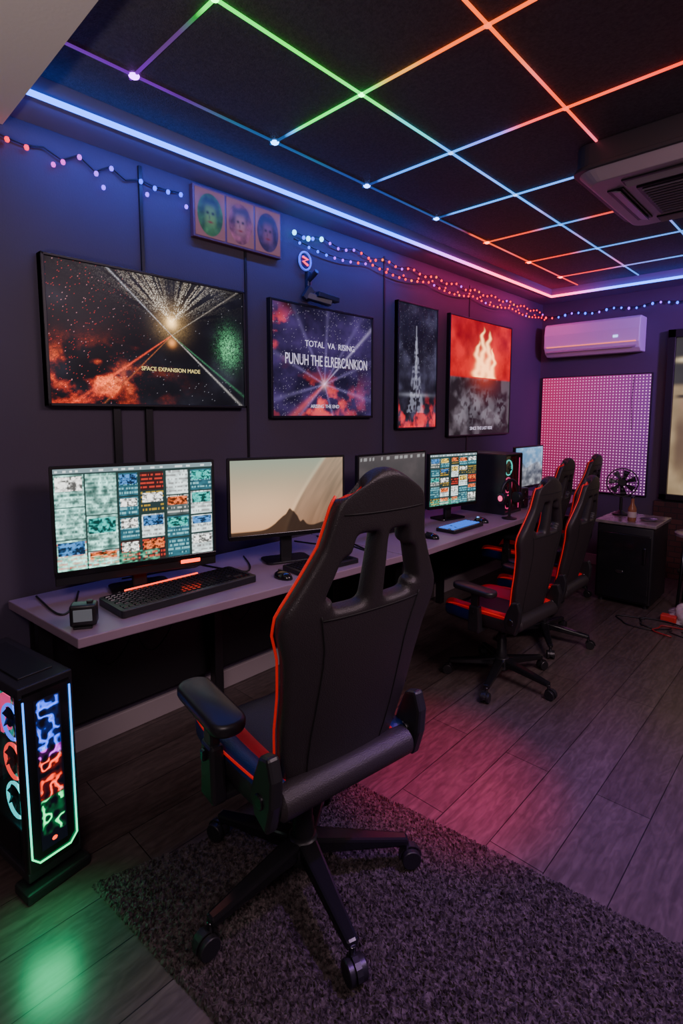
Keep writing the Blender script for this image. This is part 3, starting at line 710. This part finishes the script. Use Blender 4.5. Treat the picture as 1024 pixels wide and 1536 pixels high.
    for i in range(rows):
        hc=HT*(i+.5)/rows
        for j in range(cols):
            uc=abs(-1+2*(j+.5)/cols)
            hi_=.66 if .58<hc<.675 else .5
            if .55<hc<.722 and .12<uc<hi_: continue
            a=i*Wc+j; f.append((a,a+Wc,a+Wc+1,a+1)); mi.append(2 if uc>.7 else 0)
    o=obj('backrest',v,f,[M_leather,M_leather2,M_leather,M_red],e,smooth=True,mi=mi)
    so=o.modifiers.new('solid','SOLIDIFY'); so.thickness=.055; so.offset=-1; so.material_offset=1; so.material_offset_rim=0
    su=o.modifiers.new('sub','SUBSURF'); su.levels=2; su.render_levels=2
    for sg in(-1,1):
        q='left' if sg>0 else 'right'
        tube('back_piping_'+q,[bp(sg*1.0,h,.030,.99) for h in np.linspace(.02,.84,36)],.0036,M_pipe,e,n=6)
        tube('back_seam_'+q,[bp(sg*u_,h,-.0005) for u_,h in((.62,.54),(.58,.50),(.56,.43),(.60,.3),(.64,.15),(.64,.02))],.0022,M_seam,e,n=5,smoothpath=1)
    tube('headrest_seam',[bp(u_,.785,-.0005) for u_ in np.linspace(-.85,.85,12)],.0020,M_seam,e,n=5)
    tube('waist_seam',[bp(u_,.528,-.0005) for u_ in np.linspace(-.60,.60,12)],.0020,M_seam,e,n=5)
    cyl('back_roll',.043,.46,(-.215,0,.485),M_leather,e,rot=(R(90),0,0),bv=.012)
    for sg in(-1,1):
        q='left' if sg>0 else 'right'
        prism('recliner_cover_'+q,[(-.045,-.085),(.02,-.075),(.045,-.03),(.038,.03),(.02,.10),(-.02,.12),(-.048,.07),(-.055,0)],-.018,.018,M_plastic,e,loc=(-.205,sg*.25,.525),rot=(R(90),R(-10),0),bevel=.009)
        cyl('recliner_bolt_'+q,.020,.046,(-.205,sg*.25,.51),M_metal,e,rot=(R(90),0,0),n=16)
        ya=sg*.285
        beam('arm_bracket_'+q,(.02,sg*.08,.405),(.02,ya,.405),.07,.02,.07,.02,M_plastic,e)
        beam('arm_sleeve_'+q,(.02,ya,.395),(.023,ya,.56),.085,.045,.07,.04,M_plastic,e,bevel=.01,up=(0,1,0))
        beam('arm_post_'+q,(.023,ya,.55),(.025,ya,.645),.05,.028,.05,.028,M_plastic,e,bevel=.006,up=(0,1,0))
        box('arm_button_'+q,(.02,.012,.03),(.023,ya+sg*.026,.53),M_gloss,e,bevel=.003)
        prism('arm_pad_'+q,rrect(.29,.10,.045,7),-.018,.018,M_plastic,e,loc=(.03,ya,.66),rot=(0,R(-2),0),bevel=.011,smooth=True)
    for sg in(-1,1): beam('hinge_plate_%d'%(1 if sg>0 else 2),(-.10,sg*.205,.43),(-.22,sg*.21,.48),.012,.06,.012,.06,M_metal,e)
    return e
chair((1.230,1.035,.027),R(172),1.0,R(240),rw=(.56,.80))
chair((1.05,2.70),R(176),.86,R(34),lean=7)
chair((1.0,3.38),R(180),.83,R(50),lean=10)
chair((.60,3.93),R(180),.88,R(10))
chair((.62,4.47),R(180),.88,R(30))

# ------------------------------------------------------------ rug
def rug():
    A=Vector((.75,.57,0));B=Vector((1.03,1.49,0));Cc=Vector((2.75,1.70,0));D=Vector((2.45,.72,0))
    nx,ny=420,230; s,t=np.meshgrid(np.linspace(0,1,nx),np.linspace(0,1,ny))
    P=lambda V:np.array(V)
    p=((1-s)*(1-t))[...,None]*P(A)+((1-s)*t)[...,None]*P(B)+(s*t)[...,None]*P(Cc)+(s*(1-t))[...,None]*P(D)
    ed=np.minimum(np.minimum(s*1.7,(1-s)*1.7),np.minimum(t,1-t)); k=np.clip(ed/.012,0,1)**.5
    r=np.random.RandomState(3)
    z=.003+k*(.004+.015*r.rand(ny,nx)+.006*fbm(s*60,t*36))
    z[0,:]=z[-1,:]=0.001; z[:,0]=z[:,-1]=0.001
    p[...,0]+= (r.rand(ny,nx)-.5)*.006; p[...,1]+=(r.rand(ny,nx)-.5)*.006; p[...,2]=z
    i=np.arange((nx-1)*(ny-1)); a=(i//(nx-1))*nx+i%(nx-1)
    f=np.stack([a,a+1,a+nx+1,a+nx],-1)
    m,nt,b=newmat('shag_rug'); b.inputs['Roughness'].default_value=.95; b.inputs['Specular IOR Level'].default_value=.1
    b.inputs['Sheen Weight'].default_value=.08
    tc=nt.nodes.new('ShaderNodeTexCoord'); n=nt.nodes.new('ShaderNodeTexNoise'); n.inputs['Scale'].default_value=75; n.inputs['Detail'].default_value=4
    cr=nt.nodes.new('ShaderNodeValToRGB'); cr.color_ramp.elements[0].position=.38; cr.color_ramp.elements[0].color=(.022,.017,.017,1); cr.color_ramp.elements[1].position=.66; cr.color_ramp.elements[1].color=(.11,.088,.086,1)
    nt.links.new(tc.outputs['Object'],n.inputs['Vector']); nt.links.new(n.outputs['Fac'],cr.inputs['Fac']); nt.links.new(cr.outputs['Color'],b.inputs['Base Color'])
    obj('shag_rug',p.reshape(-1,3).tolist(),f.tolist(),m)
rug()

# ------------------------------------------------------------ back wall things
e=empty('split_air_conditioner',(.11,BY,2.05))
prof=[(0,0),(-.12,.0),(-.17,.03),(-.20,.08),(-.205,.20),(-.19,.29),(-.16,.31),(0,.31)]
n=len(prof); v=[(x,y,z) for x in(0,.86) for y,z in prof]
f=[tuple(range(n)),tuple(reversed(range(n,2*n)))]+[(i,n+i,n+(i+1)%n,(i+1)%n) for i in range(n)]
o=obj('body',v,f,M_white,e,bevel=.008)
box('louver',(.80,.01,.035),(.43,-.185,.045),mat('louver_grey',(.35,.32,.36),.4),e,rot=(R(-50),0,0),bevel=.003)
box('vent_slot',(.8,.008,.008),(.43,-.203,.085),mat('ac_light_line',(1,.4,.2),emis=(1,.2,.08),es=1.2),e)
box('status_led',(.04,.004,.02),(.66,-.2055,.14),mat('ac_led',(.5,.6,1),emis=(.4,.6,1),es=2),e)
e=empty('led_pegboard',(.03,BY-.003,.72))
PW,PH=1.02,1.14
box('panel',(PW,.02,PH),(PW/2,-.01,PH/2),M_frame,e,bevel=.002)
def peg(s,t):
    c=C(.50,.02,.12)*(1-s[...,None])+C(.20,.04,.26)*s[...,None]; return c*(.4+.7*t[...,None]**.6)
paint('diffuser',PW-.02,PH-.02,30,30,peg,vmat('pegboard_glow',1.0,.6),e,loc=(.01,-.0215,.01))
v=[];f=[];c=[]
for i in range(36):
    for j in range(40):
        x=.022+.028*i;z=.025+.028*j;b=len(v)
        for k in range(6):
            a=k*math.pi/3; v.append((x+.0062*math.cos(a),-.0235,z+.0062*math.sin(a))); q=i/35; c+=[1.0,.22+.28*q,.45+.5*q,1]
        f.append(tuple(b+k for k in range(6)))
o=obj('led_dots',v,f,vmat('peg_dot_emission',1.4),e); at=o.data.color_attributes.new('Col','FLOAT_COLOR','POINT'); at.data.foreach_set('color',c)
tube('dangling_wire',[(.87,-.03,.62),(.86,-.03,.9),(.87,-.03,1.12)],.003,M_cable,e,n=5)
e=empty('lightbox_display',(1.16,BY,.72))
W_,H_=1.0,1.5
for n_,s_,c_ in(('frame_left',(.06,.06,H_),(.03,-.03,H_/2)),('frame_right',(.06,.06,H_),(W_-.03,-.03,H_/2)),('frame_top',(W_,.06,.07),(W_/2,-.03,H_-.035)),('frame_bottom',(W_,.06,.05),(W_/2,-.03,.025)),('back',(W_,.01,H_),(W_/2,-.005,H_/2))): box(n_,s_,c_,M_frame,e,bevel=.003)
def lb(s,t):
    n_=fbm(s*6,t*8);c=np.zeros(s.shape+(3,))+C(.40,.28,.16)*(.4+n_[...,None])
    up=sst(.68,.72,t);c=c*(1-up[...,None])+up[...,None]*C(.03,.028,.026)*(1+n_[...,None])
    for cx in(.10,.55,.85):
        body=np.exp(-((s-cx)/.07)**4-((t-.33)/.20)**4);c=lay(c,body*.85,(.12,.07,.05));c=lay(c,np.exp(-((s-cx)/.04)**2-((t-.58)/.04)**2),(.35,.2,.13))
        c=lay(c,np.exp(-((s-cx)/.08)**4-((t-.63)/.012)**4),(.05,.04,.03))
    return add(c,np.exp(-((s-.1)/.10)**2-((t-.86)/.015)**2),(.9,.7,.4))
paint('picture',W_-.12,H_-.12,90,130,lb,vmat('lightbox_emission',1.1),e,loc=(.06,-.02,.05))
e=empty('black_cabinet',(1.175,4.65,0))
box('carcass',(.40,.44,.60),(0,0,.33),M_plastic,e,bevel=.012,bseg=3)
box('door',(.37,.02,.52),(0,-.228,.31),M_gloss,e,bevel=.008,bseg=3)
M_marble=mat('marble_top',(.22,.18,.18),.25,var=.5,vscale=12)
box('counter_top',(.43,.47,.025),(0,0,.645),M_marble,e,bevel=.005)
lathe('badge',[(.03,0),(.028,.005),(.001,.006)],M_chrome,e,loc=(-.02,-.239,.27),rot=(R(90),0,0)).scale=(1,.45,1)
box('handle',(.02,.02,.12),(.15,-.245,.42),M_metal,e,bevel=.005)
for i,(x,y) in enumerate(((-.16,-.18),(.16,-.18),(.16,.18),(-.16,.18))): cyl('foot_%d'%(i+1),.02,.03,(x,y,.015),M_plastic,e)
e=empty('desk_fan',(1.05,4.74,.6575),R(20))
lathe('base',[(.06,0),(.062,.01),(.03,.025),(.012,.04),(.012,.14)],M_plastic,e)
cyl('motor',.035,.08,(0,.03,.27),M_plastic,e,rot=(R(90),0,0))
fan_ring(e,(0,-.02,.27),.115,M_plastic)
for k in range(12):
    a=math.pi*k/12*2; tube('guard_%d'%k,[(.03*math.cos(a),-.05,.27+.03*math.sin(a)),(.085*math.cos(a),-.05,.27+.085*math.sin(a)),(.115*math.cos(a),-.02,.27+.115*math.sin(a))],.002,M_metal,e,n=4)
for r_ in(.05,.085): tube('guard_ring_%d'%int(r_*1000),[(r_*math.cos(a),-.05,.27+r_*math.sin(a)) for a in np.linspace(0,2*math.pi,20)[:-1]],.0022,M_metal,e,closed=True,n=4)
beam('neck',(0,.03,.13),(0,.03,.25),.02,.02,.02,.02,M_plastic,e)
e=empty('glass_bottle',(1.20,4.5,.6575))
lathe('body',[(.026,0),(.03,.006),(.03,.1),(.012,.14),(.011,.18)],mat('amber_glass',(.3,.12,.06),.15),e); cyl('cap',.013,.02,(0,0,.188),M_chrome,e,n=14); cyl('label',.0305,.05,(0,0,.055),mat('label_white',(.5,.42,.4),.6),e)
e=empty('serving_tray',(1.29,4.62,.6575)); lathe('dish',[(.04,0),(.06,.006),(.065,.014),(.06,.013),(.038,.006)],M_chrome,e)
e=empty('side_table',(1.62,4.72,0)); lathe('top',[(.16,.56),(.17,.565),(.17,.585),(.16,.59)],M_marble,e)
for k in range(4):
    a=math.pi/4+math.pi/2*k; tube('leg_%d'%(k+1),[(.12*math.cos(a),.12*math.sin(a),.56),(.13*math.cos(a),.13*math.sin(a),.3),(.15*math.cos(a),.15*math.sin(a),.008)],.011,M_metal,e)
tube('ring',[(.13*math.cos(a),.13*math.sin(a),.28) for a in np.linspace(0,2*math.pi,25)[:-1]],.007,M_metal,e,closed=True)
def brickmat():
    m,nt,b=newmat('dark_brick'); br=nt.nodes.new('ShaderNodeTexBrick'); br.inputs['Scale'].default_value=5; tc=nt.nodes.new('ShaderNodeTexCoord')
    mp=nt.nodes.new('ShaderNodeMapping'); mp.inputs['Rotation'].default_value=(R(90),0,0); nt.links.new(tc.outputs['Object'],mp.inputs[0]); nt.links.new(mp.outputs[0],br.inputs[0])
    br.inputs['Color1'].default_value=(.05,.02,.02,1); br.inputs['Color2'].default_value=(.09,.035,.03,1); br.inputs['Mortar'].default_value=(.02,.02,.02,1)
    nt.links.new(br.outputs[0],b.inputs['Base Color']); return m
box('trim_8',(RX-1.12,.03,.70),((RX+1.12)/2,BY-.015,.35+.0),brickmat())
e=empty('floor_cables')
M_cr=mat('cable_red',(.3,.02,.02),.4)
for i in range(6):
    a0=random.random()*6; cx,cy=1.40+.12*i,4.12+.05*math.sin(i*2)
    tube('cable_%d'%i,[(cx+.16*math.cos(a)*(1+.2*math.sin(3*a+i)),cy+.10*math.sin(a),.006+.002*i) for a in np.linspace(a0,a0+5,26)],.005,M_cr if i==2 else M_cable,e,n=6)
e=empty('plastic_bag',(1.62,4.36,0))
v=[];f=[];nA,nB=20,12
for j in range(nB+1):
    ph=math.pi/2*j/nB
    for k in range(nA):
        a=2*math.pi*k/nA; rr=.085*(1+.18*math.sin(5*a+j)+.1*math.sin(9*a+2*j)); v.append((rr*math.cos(a)*math.cos(ph)*1.2,rr*math.sin(a)*math.cos(ph),.13*math.sin(ph)*(1+.1*math.sin(4*a))))
for j in range(nB):
    for k in range(nA): f.append((j*nA+k,j*nA+(k+1)%nA,(j+1)*nA+(k+1)%nA,(j+1)*nA+k))
obj('bag_body',v,f,mat('white_film',(.4,.34,.36),.4),e,smooth=True)
box('red_tag',(.1,.06,.05),(-.09,-.06,.026),mat('red_pack',(.6,.04,.03),.4),e,bevel=.008)

# ------------------------------------------------------------ ceiling cassette AC
e=empty('ceiling_air_conditioner',(1.81,3.0,CZ))
M_acb=mat('cassette_dark',(.04,.04,.045),.4); M_acg=mat('cassette_grey',(.38,.33,.35),.35)
S=.86
prism('housing',rrect(S,S,.07,6),-.11,0,M_acb,e,bevel=.006)
def frus(name,s0,z0,s1,z1,m):
    a=rrect(s0,s0,.09,6);b=rrect(s1,s1,.06,6);n=len(a)
    obj(name,[(x,y,z0) for x,y in a]+[(x,y,z1) for x,y in b],[tuple(range(n)),tuple(reversed(range(n,2*n)))]+[(n+i,n+(i+1)%n,(i+1)%n,i) for i in range(n)],m,e,bevel=.004)
frus('fascia_lower',S,-.11,S-.10,-.16,M_acg)
frus('fascia_lip',S+.02,-.095,S+.02,-.115,M_acb)
box('grille_panel',(.44,.44,.012),(0,0,-.165),M_acb,e,bevel=.004)
for i in range(12): box('grille_slat_%d'%i,(.40,.012,.008),(0,-.19+.0345*i,-.174),M_acg,e,rot=(R(25),0,0))
for i,(x,y,r_) in enumerate(((.30,0,0),(-.30,0,0),(0,.30,90),(0,-.30,90))):
    box('vent_%d'%(i+1),(.07,.5,.01),(x,y,-.162),M_frame,e,rot=(0,0,R(r_)),bevel=.002); box('vent_flap_%d'%(i+1),(.045,.48,.006),(x,y,-.17),M_acg,e,rot=(R(0),R(18),R(r_)))

# ------------------------------------------------------------ lights
def area(name,loc,target,size,power,c,sy=None,spread=180):
    l=bpy.data.lights.new(name,'AREA'); l.size=size; l.energy=power; l.color=c; l.spread=R(spread)
    if sy: l.shape='RECTANGLE'; l.size_y=sy
    o=bpy.data.objects.new(name,l); col.objects.link(o); o.location=loc
    o.rotation_euler=(Vector(target)-Vector(loc)).to_track_quat('-Z','Y').to_euler(); return o
def spot(name,loc,target,power,c,ang,blend=.8,r=.04):
    l=bpy.data.lights.new(name,'SPOT'); l.energy=power; l.color=c; l.spot_size=R(ang); l.spot_blend=blend; l.shadow_soft_size=r
    o=bpy.data.objects.new(name,l); col.objects.link(o); o.location=loc
    o.rotation_euler=(Vector(target)-Vector(loc)).to_track_quat('-Z','Y').to_euler(); return o
area('fill_light',(3.0,2.0,2.62),(2.6,2.2,0),1.2,62,(1,.72,.82))  # added soft overall fill from above, no fixture behind it
area('fill_light',(2.6,-.5,2.52),(1.6,1.2,.6),.9,34,(1,.76,.80))  # second added fill, dimmer, behind the camera
def striplight(name,y0,y1,power,c,tx=-.25):
    l=bpy.data.lights.new(name,'AREA'); l.shape='RECTANGLE'; l.size=.02; l.size_y=y1-y0; l.energy=power; l.color=c
    o=bpy.data.objects.new(name,l); col.objects.link(o); o.location=(.195,(y0+y1)/2,SOF-.012); o.rotation_euler=(0,R(25),0)
striplight('cove_light_blue',.7,3.1,11,(.07,.14,1)); striplight('cove_light_pink',3.2,5.15,6,(1,.06,.30))
spot('purple_pool_fill',(2.6,1.7,2.6),(2.15,1.6,0),220,(.34,.05,1),58)  # added unseen spot that makes the purple pool on the floor
spot('red_pool_fill',(2.6,1.3,2.5),(1.24,1.80,0),620,(1,.012,.035),22,1)  # added unseen spot, stands in for LED light as a red floor patch
area('tower_underglow',(.76,.44,.22),(.88,.41,0),.12,.6,(.02,1,.35),spread=130)
spot('ac_purple_fill',(3.2,4.0,2.45),(.6,5.4,1.95),300,(.50,.14,1),56,1,.15)  # added spot tinting the wall air conditioner purple, no doorway source
spot('beam_fill',(1.6,-.9,1.2),(.6,.35,2.55),60,(1,.86,.80),75,1,.1)  # added light without a fixture, brightens the cream beam

w=bpy.data.worlds.new('world'); scene.world=w; w.use_nodes=True
w.node_tree.nodes['Background'].inputs[0].default_value=(.02,.02,.04,1); w.node_tree.nodes['Background'].inputs[1].default_value=.5

# ------------------------------------------------------------ camera
cd=bpy.data.cameras.new('camera'); cam=bpy.data.objects.new('camera',cd); col.objects.link(cam)
cd.sensor_fit='VERTICAL'; cd.sensor_height=36; cd.lens=36*800/1536; cd.shift_y=-.041; cd.clip_start=.02
cam.location=(2.38,0,1.48); cam.rotation_euler=(R(90-5.93),0,R(43.6))
scene.camera=cam
